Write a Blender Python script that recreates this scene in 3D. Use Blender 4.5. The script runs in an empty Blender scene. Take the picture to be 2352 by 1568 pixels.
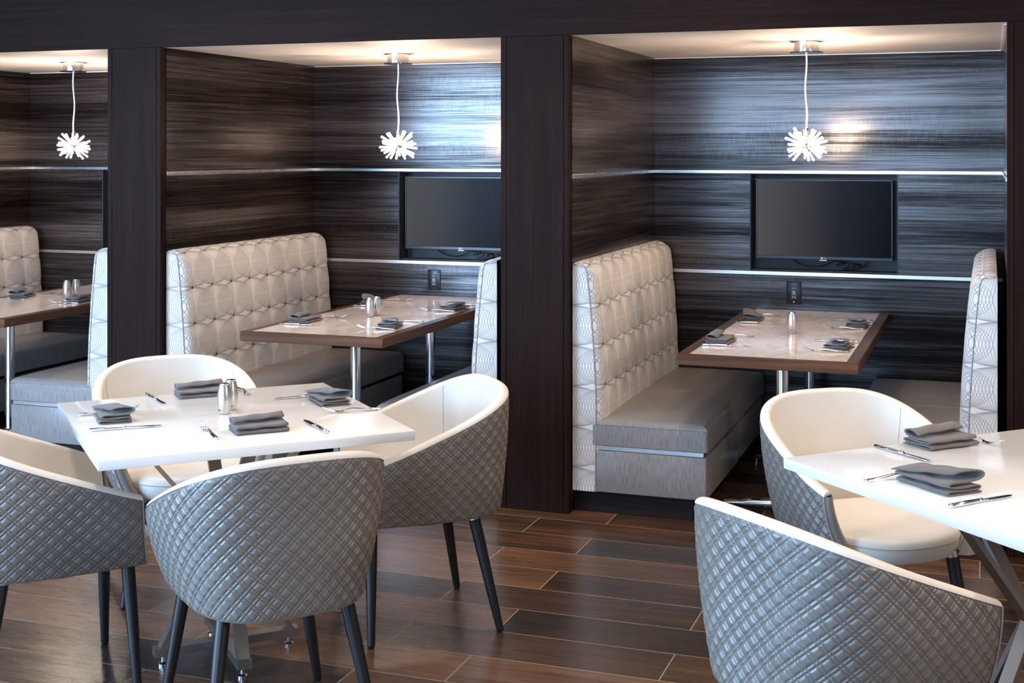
import bpy, bmesh, math, random
from math import sin, cos, pi, radians, sqrt, exp
from mathutils import Vector, Matrix
import numpy as np

random.seed(4)
SC = bpy.context.scene
COL = SC.collection

# ------------------------------------------------------------------ camera
TH = math.atan(1099 / 3070.0)
cd = bpy.data.cameras.new('camera')
cam = bpy.data.objects.new('camera', cd)
COL.objects.link(cam)
cam.location = (0, 0, 1.64)
cam.rotation_euler = (pi / 2, 0, TH)
cd.sensor_width = 36.0
cd.lens = 36.0 * 3070 / 2352
cd.shift_y = -(784 - 345) / 2352.0
cd.clip_start = 0.05
SC.camera = cam

# ------------------------------------------------------------------ world, lights, exposure
w = bpy.data.worlds.new('world')
SC.world = w
w.use_nodes = True
w.node_tree.nodes['Background'].inputs[0].default_value = (0.62, 0.76, 1.0, 1)
w.node_tree.nodes['Background'].inputs[1].default_value = 0.30
SC.view_settings.view_transform = 'Standard'
SC.view_settings.look = 'None'
SC.view_settings.gamma = 1
SC.view_settings.use_curve_mapping = False
SC.view_settings.exposure = 0.2


def area(name, loc, target, sx, sy, power, color, shape='RECTANGLE', spread=pi):
    l = bpy.data.lights.new(name, 'AREA')
    l.shape = shape
    l.size = sx
    if shape == 'RECTANGLE':
        l.size_y = sy
    l.energy = power
    l.color = color
    l.spread = spread
    o = bpy.data.objects.new(name, l)
    COL.objects.link(o)
    o.location = loc
    d = Vector(target) - Vector(loc)
    o.rotation_euler = d.to_track_quat('-Z', 'Y').to_euler()
    return o


# daylight from the room's windows, left of and behind the camera
area('window_daylight', (-6.6, -0.6, 1.65), (-1.5, 4.6, 0.9), 3.4, 2.3, 720, (0.41, 0.66, 1.0))
area('window_daylight_rear', (-2.4, -3.6, 1.7), (-1.8, 5.0, 1.1), 4.2, 2.2, 230, (0.41, 0.66, 1.0))
# added warm fill from the right, source unseen, to warm the chair backs
area('warm_fill_right', (4.6, 1.6, 2.3), (-1.0, 4.4, 0.7), 1.6, 0.5, 70, (1.0, 0.80, 0.62))
# ceiling downlights of the dining room
for i, (x, y) in enumerate(((-3.3, 4.7), (-1.15, 4.75), (0.75, 4.7), (-2.4, 2.6), (0.2, 2.6), (1.9, 3.6), (-4.6, 3.4))):
    area('ceiling_downlight', (x, y, 2.86), (x, y, 0), 0.42, 0.42, 15, (1.0, 0.82, 0.66), 'DISK', radians(135))


# ------------------------------------------------------------------ material helpers
class X:
    """socket wrapper with arithmetic -> shader math nodes"""
    def __init__(s, t, k): s.t = t; s.k = k
    def _m(s, op, *a): return X(s.t, mnode(s.t, op, s, *a))
    def __add__(s, o): return s._m('ADD', o)
    __radd__ = __add__
    def __mul__(s, o): return s._m('MULTIPLY', o)
    __rmul__ = __mul__
    def __sub__(s, o): return s._m('SUBTRACT', o)
    def __rsub__(s, o): return X(s.t, mnode(s.t, 'SUBTRACT', o, s))
    def __truediv__(s, o): return s._m('DIVIDE', o)
    def f(s, op, *a): return s._m(op, *a)


def mnode(t, op, *a):
    n = t.nodes.new('ShaderNodeMath'); n.operation = op
    for i, v in enumerate(a):
        if isinstance(v, X): t.links.new(v.k, n.inputs[i])
        else: n.inputs[i].default_value = v
    return n.outputs[0]


def newmat(name, base=(.5, .5, .5), rough=.5, metal=0.0, spec=.5, coat=0.0, coat_rough=.1, sheen=0.0):
    m = bpy.data.materials.new(name); m.use_nodes = True
    b = m.node_tree.nodes['Principled BSDF']
    b.inputs['Base Color'].default_value = (*base, 1)
    b.inputs['Roughness'].default_value = rough
    b.inputs['Metallic'].default_value = metal
    b.inputs['Specular IOR Level'].default_value = spec
    b.inputs['Coat Weight'].default_value = coat
    b.inputs['Coat Roughness'].default_value = coat_rough
    b.inputs['Sheen Weight'].default_value = sheen
    return m, m.node_tree, b


def coords(t, kind='Object', scale=(1, 1, 1), rot=(0, 0, 0)):
    n = t.nodes.new('ShaderNodeTexCoord'); mp = t.nodes.new('ShaderNodeMapping')
    mp.inputs['Scale'].default_value = scale; mp.inputs['Rotation'].default_value = rot
    t.links.new(n.outputs[kind], mp.inputs[0]); return mp.outputs[0]


def noise(t, vec, scale, detail=4, rough=.55, dist=0.0):
    n = t.nodes.new('ShaderNodeTexNoise')
    n.inputs['Scale'].default_value = scale; n.inputs['Detail'].default_value = detail
    n.inputs['Roughness'].default_value = rough; n.inputs['Distortion'].default_value = dist
    if vec is not None: t.links.new(vec, n.inputs['Vector'])
    return X(t, n.outputs['Fac'])


def ramp(t, fac, stops):
    n = t.nodes.new('ShaderNodeValToRGB'); e = n.color_ramp.elements
    while len(e) < len(stops): e.new(.5)
    for k, (p, c) in zip(e, stops): k.position = p; k.color = (*c, 1)
    t.links.new(fac.k if isinstance(fac, X) else fac, n.inputs[0]); return n.outputs[0]


def mix(t, fac, a, b, blend='MIX'):
    n = t.nodes.new('ShaderNodeMix'); n.data_type = 'RGBA'; n.blend_type = blend
    if isinstance(fac, X): t.links.new(fac.k, n.inputs[0])
    else: n.inputs[0].default_value = fac
    for i, v in ((6, a), (7, b)):
        if isinstance(v, tuple): n.inputs[i].default_value = (*v, 1)
        else: t.links.new(v, n.inputs[i])
    return n.outputs[2]


def bump(t, b, h, strength=.3, dist=.002):
    n = t.nodes.new('ShaderNodeBump'); n.inputs['Strength'].default_value = strength
    n.inputs['Distance'].default_value = dist
    t.links.new(h.k if isinstance(h, X) else h, n.inputs['Height']); t.links.new(n.outputs[0], b.inputs['Normal'])


M = {}
# glossy dark wood laminate on the booth walls: horizontal streaks
def laminate():
    m, t, b = newmat('laminate', rough=.2, spec=.55)
    v = coords(t, 'Object', (.55, .55, 38))
    n1 = noise(t, v, 1.6, 10, .78, .9)
    v2 = coords(t, 'Object', (1.1, 1.1, 150))
    n2 = noise(t, v2, 1.5, 6, .7, .6)
    v3 = coords(t, 'Object', (.25, .25, 5))
    n3 = noise(t, v3, 1.3, 2)
    vt = coords(t, 'Object', (95, 95, 20), (.5, .35, 0))
    tick = noise(t, vt, 1.0, 2)
    band = (noise(t, coords(t, 'Object', (.3, .3, 7)), 1.0, 2) - .5).f('MULTIPLY', 6).f('MINIMUM', 1).f('MAXIMUM', 0)
    s = n1 * .60 + n2 * .40 + (n3 - .5) * .45 + (tick - .5) * band * .10
    c = ramp(t, s, [(.36, (.0024, .0016, .0014)), (.46, (.014, .009, .0076)), (.54, (.034, .024, .0205)), (.68, (.10, .080, .072))])
    t.links.new(c, b.inputs['Base Color'])
    t.links.new(s.f('SUBTRACT', .40).f('MULTIPLY', 4.6).f('MAXIMUM', .12).f('MINIMUM', 1.0).k, b.inputs['Specular IOR Level'])
    r = s.f('MULTIPLY', -.25) + .36
    t.links.new(r.k, b.inputs['Roughness'])
    bump(t, b, n2, .12, .001)
    M['laminate'] = m
laminate()


def stainwood(name, c1, c2, rough, axis):
    m, t, b = newmat(name, rough=rough, spec=.05)
    sc = [38, 38, 38]; sc[axis] = 1.1
    n = noise(t, coords(t, 'Object', tuple(sc)), 1.0, 6, .65, .6)
    n2 = noise(t, coords(t, 'Object', (1.3, 1.3, 1.3)), 1.0, 2)
    c = ramp(t, n * .7 + n2 * .3, [(.3, c1), (.72, c2)])
    t.links.new(c, b.inputs['Base Color'])
    bump(t, b, n, .15, .001)
    M[name] = m
stainwood('pillar_wood', (.010, .0042, .0029), (.026, .0115, .0082), .5, 2)
stainwood('beam_wood', (.010, .0042, .0029), (.026, .0115, .0082), .5, 0)
stainwood('kick_wood', (.010, .008, .008), (.028, .020, .018), .4, 0)
stainwood('edge_wood_x', (.045, .020, .012), (.19, .090, .050), .27, 0)
stainwood('edge_wood_y', (.040, .020, .013), (.15, .078, .048), .24, 1)


def plankmat():
    m, t, b = newmat('plank', rough=.27, spec=.5)
    oi = t.nodes.new('ShaderNodeObjectInfo')
    tc = t.nodes.new('ShaderNodeTexCoord')
    off = t.nodes.new('ShaderNodeVectorMath'); off.operation = 'MULTIPLY_ADD'
    cmb = t.nodes.new('ShaderNodeCombineXYZ')
    r = X(t, oi.outputs['Random'])
    for i, k in enumerate((37.0, 91.0, 53.0)): t.links.new((r * k).k, cmb.inputs[i])
    off.inputs[1].default_value = (1, 1, 1)
    t.links.new(tc.outputs['Object'], off.inputs[0]); t.links.new(cmb.outputs[0], off.inputs[2])
    def mp(s):
        n = t.nodes.new('ShaderNodeMapping'); n.inputs['Scale'].default_value = s
        t.links.new(off.outputs[0], n.inputs[0]); return n.outputs[0]
    g = noise(t, mp((1.6, 26, 1)), 1.0, 8, .65, .9)
    g2 = noise(t, mp((4, 120, 1)), 1.0, 5, .7, .3)
    big = noise(t, mp((1.2, 4.5, 1)), 1.0, 2, .5, .3)
    f = g * .5 + g2 * .28 + big * .5 + (r - .5) * .40
    c = ramp(t, f, [(.34, (.012, .007, .0055)), (.50, (.042, .021, .013)), (.64, (.105, .047, .023)), (.82, (.20, .10, .050))])
    r2 = (r * 7.13).f('FRACT')
    c2 = mix(t, r2.f('MULTIPLY', .55), c, (.022, .020, .020), 'MIX')
    t.links.new(c2, b.inputs['Base Color'])
    t.links.new((g2 * .16 + .20).k, b.inputs['Roughness'])
    bump(t, b, g2, .10, .001)
    M['plank'] = m
plankmat()
M['grout'] = newmat('grout', (.31, .245, .175), .8)[0]
M['subfloor'] = newmat('subfloor', (.075, .048, .035), .4)[0]


def paint():
    m, t, b = newmat('ceiling_paint', (.70, .66, .62), .55)
    n = noise(t, coords(t, 'Object', (3, 3, 3)), 2, 3)
    t.links.new(ramp(t, n, [(.3, (.66, .61, .57)), (.7, (.74, .70, .66))]), b.inputs['Base Color'])
    M['paint'] = m
paint()
M['white_trim'] = newmat('white_trim', (.8, .8, .8), .4)[0]
M['room_ceiling'] = newmat('room_ceiling', (.55, .53, .5), .8)[0]

def brushed(name, base, rough, scale, amt=.12):
    m, t, b = newmat(name, base, rough, 1.0)
    n = noise(t, coords(t, 'Object', scale), 1.0, 3)
    t.links.new((n * amt + (rough - amt / 2)).k, b.inputs['Roughness'])
    bump(t, b, n, .06, .0005)
    M[name] = m
brushed('steel_strip', (.72, .70, .67), .26, (3, 3, 300))
brushed('shaker_steel', (.66, .63, .59), .30, (160, 160, 2.5))
brushed('base_steel', (.42, .40, .38), .36, (60, 60, 60))
M['chrome'] = newmat('chrome', (.80, .79, .77), .07, 1.0)[0]
M['cutlery'] = newmat('cutlery', (.86, .86, .86), .10, 1.0)[0]
M['black_plastic'] = newmat('black_plastic', (.008, .009, .011), .28, spec=.5)[0]
M['niche_black'] = newmat('niche_black', (.016, .020, .026), .5)[0]
M['cable'] = newmat('cable', (.006, .006, .007), .4)[0]
M['white_plastic'] = newmat('white_plastic', (.8, .8, .8), .4)[0]
M['ink'] = newmat('ink', (.03, .03, .03), .6)[0]
M['black_leg'] = newmat('black_leg', (.010, .009, .009), .38)[0]

# fabrics / leathers
def leather(name, c1, c2, rough, sc, bs=.12, spec=.45):
    m, t, b = newmat(name, c1, rough, spec=spec)
    n = noise(t, coords(t, 'Object', (1, 1, 1)), sc, 4, .6)
    big = noise(t, coords(t, 'Object', (1, 1, 1)), 7, 3)
    t.links.new(ramp(t, n * .4 + big * .6, [(.3, c1), (.7, c2)]), b.inputs['Base Color'])
    bump(t, b, n, bs, .001)
    M[name] = m
leather('cream_leather', (.72, .665, .59), (.78, .725, .65), .42, 420)
leather('quilt_leather', (.160, .139, .120), (.218, .191, .166), .36, 240, .10, .55)
leather('taupe_leather', (.30, .28, .26), (.36, .34, .31), .42, 300)
M['stitch'] = newmat('stitch', (.45, .38, .30), .8)[0]


def vinyl():
    m, t, b = newmat('bench_vinyl', rough=.36, spec=.5)
    f = noise(t, coords(t, 'Object', (520, 520, 16)), 1.0, 3, .6)
    t.links.new(ramp(t, f, [(.36, (.150, .135, .125)), (.64, (.33, .302, .285))]), b.inputs['Base Color'])
    bump(t, b, f, .2, .001)
    M['vinyl'] = m
vinyl()


def spiro():
    """fabric printed with fans of fine curves that run from button to button"""
    m, t, b = newmat('loop_fabric', rough=.62, spec=.3, sheen=.1)
    uvn = t.nodes.new('ShaderNodeUVMap'); uvn.uv_map = 'UVMap'
    sp = t.nodes.new('ShaderNodeSeparateXYZ'); t.links.new(uvn.outputs[0], sp.inputs[0])
    u, v = X(t, sp.outputs[0]), X(t, sp.outputs[1])
    A, N = .90, 11.0
    fv = v.f('FRACT'); fu = u.f('FRACT')
    h = fv.f('LESS_THAN', .5); g = 1 - h
    E = (1 - (fv * 2 - 1).f('POWER', 2)).f('MAXIMUM', 0).f('SQRT')
    R = h * (E * A) + g * ((fv * 2 - 1) * (1 - A) + A)
    L = h * (fv * (2 * (1 - A))) + g * (1 - E * A)
    G = (fv * 2 - 1).f('ABSOLUTE') * (2 * A) / (E + .04)
    Rp = h * G + g * (2 * (1 - A)); Lp = h * (2 * (1 - A)) + g * G
    wid = (R - L).f('MAXIMUM', .012)
    lines = None
    for x in (fu, 1 - fu):
        q = (x - L) / wid
        k = q * N
        sl = q * Rp + (1 - q) * Lp
        d = (k - k.f('ROUND')).f('ABSOLUTE') * wid / N / (sl * sl + 1).f('SQRT')
        ln = d.f('SUBTRACT', .0088).f('DIVIDE', -.007).f('MAXIMUM', 0).f('MINIMUM', 1)
        ln = ln * q.f('LESS_THAN', 1.03) * q.f('GREATER_THAN', -.03)
        lines = ln if lines is None else lines.f('MAXIMUM', ln)
    c = mix(t, lines * .70, (.74, .70, .665), (.07, .067, .065))
    t.links.new(c, b.inputs['Base Color'])
    n = noise(t, coords(t, 'Object', (1, 1, 1)), 600, 2)
    bump(t, b, n, .12, .0008)
    M['loop_fabric'] = m
spiro()
M['button'] = newmat('button_thread', (.045, .043, .042), .6)[0]


def napkinmat():
    m, t, b = newmat('napkin_cloth', (.16, .145, .132), .85, spec=.2, sheen=.15)
    n = noise(t, coords(t, 'Object', (1, 1, 1)), 700, 2)
    n2 = noise(t, coords(t, 'Object', (1, 1, 1)), 30, 3)
    t.links.new(ramp(t, n * .5 + n2 * .5, [(.3, (.125, .108, .098)), (.7, (.175, .155, .142))]), b.inputs['Base Color'])
    bump(t, b, n * .4 + n2, .25, .002)
    M['napkin'] = m
napkinmat()


def quartz():
    m, t, b = newmat('white_quartz', (.80, .80, .79), .13, spec=.5)
    n = noise(t, coords(t, 'Object', (1, 1, 1)), 260, 3)
    t.links.new(ramp(t, n, [(.35, (.78, .78, .77)), (.65, (.84, .84, .83))]), b.inputs['Base Color'])
    M['quartz'] = m
quartz()


def herring():
    """pale laminate inlay with a faint herringbone"""
    m, t, b = newmat('herringbone_laminate', rough=.13, spec=.5)
    tc = t.nodes.new('ShaderNodeTexCoord'); sp = t.nodes.new('ShaderNodeSeparateXYZ')
    t.links.new(tc.outputs['Object'], sp.inputs[0])
    x, y = X(t, sp.outputs[0]), X(t, sp.outputs[1])
    col = (x * 8.0)
    zig = (col.f('FRACT') - .5).f('ABSOLUTE')
    st = ((y * 8.0 + zig * 2.0) * 3.0)
    idx = st.f('FLOOR') * 12.9898 + col.f('FLOOR') * 78.233 + (col.f('FRACT').f('GREATER_THAN', .5)) * 37.7
    rnd = (idx.f('SINE') * 43758.5).f('FRACT')
    n = noise(t, coords(t, 'Object', (14, 14, 14)), 1, 4)
    f = rnd * .45 + n * .55
    t.links.new(ramp(t, f, [(.2, (.66, .54, .47)), (.5, (.72, .63, .57)), (.8, (.77, .72, .69))]), b.inputs['Base Color'])
    M['inlay'] = m
herring()


def emis(name, col, strength, base=(.8, .8, .8)):
    m, t, b = newmat(name, base, .2)
    b.inputs['Emission Color'].default_value = (*col, 1); b.inputs['Emission Strength'].default_value = strength
    M[name] = m
emis('lit_glass', (1.0, .93, .85), 1.1)
emis('bulb', (1.0, .85, .68), 40)


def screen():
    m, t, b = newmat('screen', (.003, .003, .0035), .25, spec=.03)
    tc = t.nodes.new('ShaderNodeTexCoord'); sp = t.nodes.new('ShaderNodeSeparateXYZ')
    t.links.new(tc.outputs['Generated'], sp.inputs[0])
    c = ramp(t, X(t, sp.outputs[0]), [(0, (.080, .078, .080)), (.3, (.046, .046, .050)), (.62, (.012, .013, .018)), (1, (.0010, .0012, .003))])  # grey-to-black reflection across the glass, put into the emission colour
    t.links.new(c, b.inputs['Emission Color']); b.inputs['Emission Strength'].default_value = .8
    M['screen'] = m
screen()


# ------------------------------------------------------------------ mesh helpers
class MB:
    def __init__(s): s.v = []; s.f = []; s.sm = []
    def add(s, v, f, smooth=False):
        n = len(s.v); s.v += [tuple(p) for p in v]; s.f += [tuple(i + n for i in q) for q in f]
        s.sm += [smooth] * len(f); return s
    def box(s, x0, x1, y0, y1, z0, z1, bev=0.0, seg=2):
        if bev <= 0:
            v = [(x, y, z) for z in (z0, z1) for y in (y0, y1) for x in (x0, x1)]
            return s.add(v, [(0, 2, 3, 1), (4, 5, 7, 6), (0, 1, 5, 4), (2, 6, 7, 3), (0, 4, 6, 2), (1, 3, 7, 5)])
        bm = bmesh.new(); bmesh.ops.create_cube(bm, size=1)
        for p in bm.verts:
            p.co = ((x0 + x1) / 2 + p.co.x * (x1 - x0), (y0 + y1) / 2 + p.co.y * (y1 - y0), (z0 + z1) / 2 + p.co.z * (z1 - z0))
        bmesh.ops.bevel(bm, geom=bm.edges[:], offset=bev, segments=seg, profile=.5, affect='EDGES')
        bm.verts.index_update()
        bm.normal_update()
        n = len(s.v); s.v += [tuple(p.co) for p in bm.verts]
        for fc in bm.faces:
            s.f.append(tuple(q.index + n for q in fc.verts)); s.sm.append(max(abs(c) for c in fc.normal) < .999)
        bm.free(); return s
    def lathe(s, prof, n=24, c=(0, 0, 0), smooth=True):
        v = []; f = []
        for r, z in prof:
            for i in range(n):
                a = 2 * pi * i / n; v.append((c[0] + r * cos(a), c[1] + r * sin(a), c[2] + z))
        for j in range(len(prof) - 1):
            for i in range(n):
                k = (i + 1) % n; f.append((j * n + i, j * n + k, (j + 1) * n + k, (j + 1) * n + i))
        f.append(tuple(range(n - 1, -1, -1))); f.append(tuple((len(prof) - 1) * n + i for i in range(n)))
        return s.add(v, f, smooth)
    def tube(s, pts, r, n=8, smooth=True):
        pts = [Vector(p) for p in pts]; rs = r if isinstance(r, (list, tuple)) else [r] * len(pts)
        v = []; f = []; up = None
        for i, p in enumerate(pts):
            d = (pts[min(i + 1, len(pts) - 1)] - pts[max(i - 1, 0)]).normalized()
            if up is None: up = Vector((0, 0, 1)) if abs(d.z) < .9 else Vector((1, 0, 0))
            a = d.cross(up).normalized(); b2 = a.cross(d).normalized(); up = b2
            for k in range(n):
                t = 2 * pi * k / n; v.append(p + (a * cos(t) + b2 * sin(t)) * rs[i])
        for j in range(len(pts) - 1):
            for k in range(n):
                q = (k + 1) % n; f.append((j * n + k, j * n + q, (j + 1) * n + q, (j + 1) * n + k))
        f.append(tuple(range(n - 1, -1, -1))); f.append(tuple((len(pts) - 1) * n + k for k in range(n)))
        return s.add(v, f, smooth)
    def bar(s, p, q, wdir, wid, thk):
        """flat bar from p to q; wdir = direction of its width"""
        p, q, wd = Vector(p), Vector(q), Vector(wdir).normalized()
        d = (q - p).normalized(); wd = (wd - d * wd.dot(d)).normalized(); t = d.cross(wd).normalized()
        v = []
        for e in (p, q):
            for a, b2 in ((-1, -1), (1, -1), (1, 1), (-1, 1)): v.append(e + wd * a * wid / 2 + t * b2 * thk / 2)
        return s.add(v, [(0, 3, 2, 1), (4, 5, 6, 7), (0, 1, 5, 4), (1, 2, 6, 5), (2, 3, 7, 6), (3, 0, 4, 7)])
    def mesh(s, name):
        me = bpy.data.meshes.new(name); me.from_pydata(s.v, [], s.f)
        me.polygons.foreach_set('use_smooth', s.sm); me.update()
        bm = bmesh.new(); bm.from_mesh(me); bmesh.ops.recalc_face_normals(bm, faces=bm.faces[:]); bm.to_mesh(me); bm.free()
        return me
    def build(s, name, mat, parent=None, autosmooth=True):
        me = s.mesh(name); return link(name, me, mat, parent, autosmooth and any(s.sm))


def link(name, me, mat=None, parent=None, ang=False):
    if mat is not None and not me.materials: me.materials.append(M[mat] if isinstance(mat, str) else mat)
    if ang:
        try: me.set_sharp_from_angle(angle=radians(42))
        except Exception: pass
    o = bpy.data.objects.new(name, me); COL.objects.link(o)
    if parent is not None: o.parent = parent
    return o


def empty(name, loc, rz=0):
    o = bpy.data.objects.new(name, None); COL.objects.link(o); o.empty_display_size = .1
    o.location = loc; o.rotation_euler = (0, 0, rz); return o


def tag(o, label=None, cat=None, group=None, kind=None):
    for k, v in (('label', label), ('category', cat), ('group', group), ('kind', kind)):
        if v: o[k] = v
    return o


def copy_tree(o, parent=None):
    c = o.copy(); COL.objects.link(c); c.parent = parent
    for ch in list(o.children): copy_tree(ch, c)
    return c


def grid(name, P, mat, parent=None, uv=None, closed=False, smooth=True):
    """P: (nu, nv, 3) array -> quad sheet"""
    nu, nv = P.shape[:2]
    me = bpy.data.meshes.new(name)
    i, j = np.meshgrid(np.arange(nu if closed else nu - 1), np.arange(nv - 1), indexing='ij')
    i2 = (i + 1) % nu
    F = np.stack([i * nv + j, i2 * nv + j, i2 * nv + j + 1, i * nv + j + 1], -1).reshape(-1, 4)
    me.vertices.add(nu * nv); me.vertices.foreach_set('co', P.reshape(-1).astype(np.float32))
    me.loops.add(F.size); me.loops.foreach_set('vertex_index', F.reshape(-1).astype(np.int32))
    me.polygons.add(len(F)); me.polygons.foreach_set('loop_start', np.arange(0, F.size, 4, dtype=np.int32))
    me.polygons.foreach_set('use_smooth', np.full(len(F), smooth))
    me.update(calc_edges=True)
    if uv is not None:
        l = me.uv_layers.new(name='UVMap')
        l.data.foreach_set('uv', uv.reshape(-1, 2)[F.reshape(-1)].astype(np.float32).reshape(-1))
    return link(name, me, mat, parent)


def text_mesh(body, size, extrude):
    cu = bpy.data.curves.new('lettering', 'FONT'); cu.body = body; cu.size = size; cu.extrude = extrude
    cu.align_x = 'CENTER'; cu.resolution_u = 3
    o = bpy.data.objects.new('lettering', cu); COL.objects.link(o)
    me = bpy.data.meshes.new_from_object(o); bpy.data.objects.remove(o); bpy.data.curves.remove(cu)
    me.materials.clear(); return me


# ------------------------------------------------------------------ setting
YF, YB = 5.76, 7.40               # front plane of the pillars, back wall of the booths
ZB = 2.160                        # underside of the beam
LX = [-1.789, -3.948, -6.10]      # left wall face of each booth (right, middle, left booth)
RX = [0.063, -2.117, -4.267]      # right wall face
NC = [-0.858, -2.986, -5.13]      # centre of the screen niche

fl = MB().box(-9, 4, -5, 8, -.05, -.012).build('floor', 'subfloor'); tag(fl, 'dark brown wood-look tile floor with pale joints', 'floor', kind='structure')
MB().box(-6.3, 1.75, 2.2, 7.5, -.012, -.0005).build('grout_bed', 'grout', fl)
PW, PL = .2303, .928
pm = MB().box(-PL / 2 + .0018, PL / 2 - .0018, -PW / 2 + .0018, PW / 2 - .0018, -.010, 0, .0008, 1).mesh('plank')
pm.materials.append(M['plank'])
for r in range(24):
    y1 = 5.659 + PW * 8 - r * PW
    if y1 < 2.3: break
    x0 = -1.895 if (r % 2 == 0) else -1.588
    for c in range(-5, 5):
        xc = x0 + (c + .5) * PL
        if xc < -6.0 or xc > 1.7: continue
        o = link('plank', pm, None, fl); o.location = (xc, y1 - PW / 2, 0)

tag(MB().box(-9, 4, -5, YF + .02, 2.9, 2.98).build('ceiling', 'room_ceiling'), 'pale dining room ceiling', 'ceiling', kind='structure')
bmo = MB().box(-8, 2.6, YF, YF + .02, ZB, 2.9, .002, 1).build('ceiling_beam', 'beam_wood')
tag(bmo, 'long dark stained wood beam above the booth openings', 'beam', kind='structure')

# pillars (front ends of the partitions), clad in three boards
for i, (a, b) in enumerate(((RX[1], LX[0]), (RX[2], LX[1]), (RX[0], .39), (-6.43, LX[2]))):
    p = empty('pillar', ((a + b) / 2, YF, 0))
    hw = (b - a) / 2
    MB().box(-hw + .004, hw - .004, .006, .05, 0, ZB).build('core', 'pillar_wood', p)
    for x0, x1 in ((-hw, -hw + .026), (-hw + .0275, hw - .0275), (hw - .026, hw)):
        if i == 2 and x0 > -hw and x1 < hw:
            MB().box(x0, x1, 0, .018, 0, 1.058, .0012, 1).build('board', 'pillar_wood', p)
            MB().box(x0, x1, 0, .018, 1.060, ZB, .0012, 1).build('board', 'pillar_wood', p)
        else:
            MB().box(x0, x1, 0, .018, 0, ZB, .0012, 1).build('board', 'pillar_wood', p)
    tag(p, kind='structure')
    p['label'] = ['dark wood pillar between the middle and right booths', 'dark wood pillar left of the middle booth',
                  'dark wood post at the right edge of the photo', 'dark wood pillar left of the left booth'][i]
    p['category'] = 'pillar'

tag(MB().box(.39, 4.0, YF + .03, YF + .09, 0, 2.9).build('wall_front', 'pillar_wood'), 'dark wood clad wall right of the booths', 'wall', kind='structure')
tag(MB().box(-9.0, -6.43, YF + .03, YF + .09, 0, 2.9).build('wall_front', 'pillar_wood'), 'dark wood clad wall left of the booths', 'wall', kind='structure')

Z1, Z2 = (1.511, 1.531), (.955, .979)
for i in range(3):
    l, r, nc = LX[i], RX[i], NC[i]
    where = ['right', 'middle', 'left'][i]
    # booth ceiling
    c = MB().box(l - .01, r + .01, YF + .02, YB + .05, 2.1605, 2.19).build('ceiling', 'paint')
    tag(c, 'white ceiling of the %s booth' % where, 'ceiling', kind='structure')
    MB().box(l, r, YB - .008, YB, 2.1555, 2.1605).build('trim', 'white_trim', c)
    MB().box(r - .012, r, YF + .1, YB, 2.1555, 2.1605).build('trim', 'white_trim', c)
    # back wall
    wl = MB().box(l - .02, r + .02, YB + .16, YB + .2, 0, 2.15).build('wall_back', 'niche_black')
    tag(wl, 'glossy dark streaked laminate back wall of the %s booth' % where, 'wall', kind='structure')
    n0, n1 = nc - .395, nc + .395
    MB().box(l, r, YB, YB + .03, Z1[1], 2.1605).build('panel', 'laminate', wl)
    MB().box(l, n0, YB, YB + .03, Z2[1], Z1[0]).build('panel', 'laminate', wl)
    MB().box(n1, r, YB, YB + .03, Z2[1], Z1[0]).build('panel', 'laminate', wl)
    MB().box(l, r, YB - .02, YB + .01, 0, Z2[0]).build('panel', 'laminate', wl)
    MB().box(l, r, YB - .006, YB + .03, *Z1, .002, 1).build('metal_strip', 'steel_strip', wl)
    MB().box(l, r, YB - .028, YB + .03, *Z2, .003, 1).build('metal_strip', 'steel_strip', wl)
    nb = MB()
    nb.box(n0, n1, YB + .12, YB + .13, Z2[1], Z1[0])
    nb.box(n0, n0 + .006, YB + .001, YB + .12, Z2[1], Z1[0]); nb.box(n1 - .006, n1, YB + .001, YB + .12, Z2[1], Z1[0])
    nb.box(n0, n1, YB + .03, YB + .12, Z1[0] - .006, Z1[0]); nb.box(n0, n1, YB + .03, YB + .12, Z2[1], Z2[1] + .004)
    nb.build('screen_niche', 'niche_black', wl)
    # side walls
    for side in (0, 1):
        x, sg = (l, -1) if side == 0 else (r, 1)
        sw = MB().box(min(x + sg * .006, x + sg * .05), max(x + sg * .006, x + sg * .05), YF + .05, YB + .03, 0, 2.15).build('wall_left' if side == 0 else 'wall_right', 'niche_black')
        tag(sw, 'dark laminate %s side wall of the %s booth' % (('left', 'right')[side], where), 'wall', kind='structure')
        xa, xb = min(x, x + sg * .02), max(x, x + sg * .02)
        MB().box(xa, xb, YF + .05, YB, Z1[1], 2.1605).build('panel', 'laminate', sw)
        MB().box(xa, xb, YF + .05, YB, 0, Z1[0]).build('panel', 'laminate', sw)
        MB().box(min(x - sg * .005, x + sg * .02), max(x - sg * .005, x + sg * .02), YF + .05, YB - .006, *Z1, .002, 1).build('metal_strip', 'steel_strip', sw)


# ------------------------------------------------------------------ booth benches
BL = 1.562                        # length along y
CS, RS = .187, .183               # button spacing


def bench_profile():
    """front outline of the backrest: (x, z) from the seat up and over the top"""
    pts = [(.106, .10), (.108, .25), (.110, .40), (.109, .54), (.101, .70), (.089, .86), (.078, .98), (.070, 1.05)]
    cx, cz = .034, 1.083
    for k in range(9):
        a = radians(-12 + k * 102 / 8)
        pts.append((cx + .034 * cos(a), cz + .042 * sin(a)))
    pts += [(.018, 1.126), (.004, 1.122)]
    # resample
    P = np.array(pts); d = np.r_[0, np.cumsum(np.hypot(*np.diff(P, axis=0).T))]
    s = np.linspace(0, d[-1], 96)
    return np.stack([np.interp(s, d, P[:, 0]), np.interp(s, d, P[:, 1])], 1), s


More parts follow.
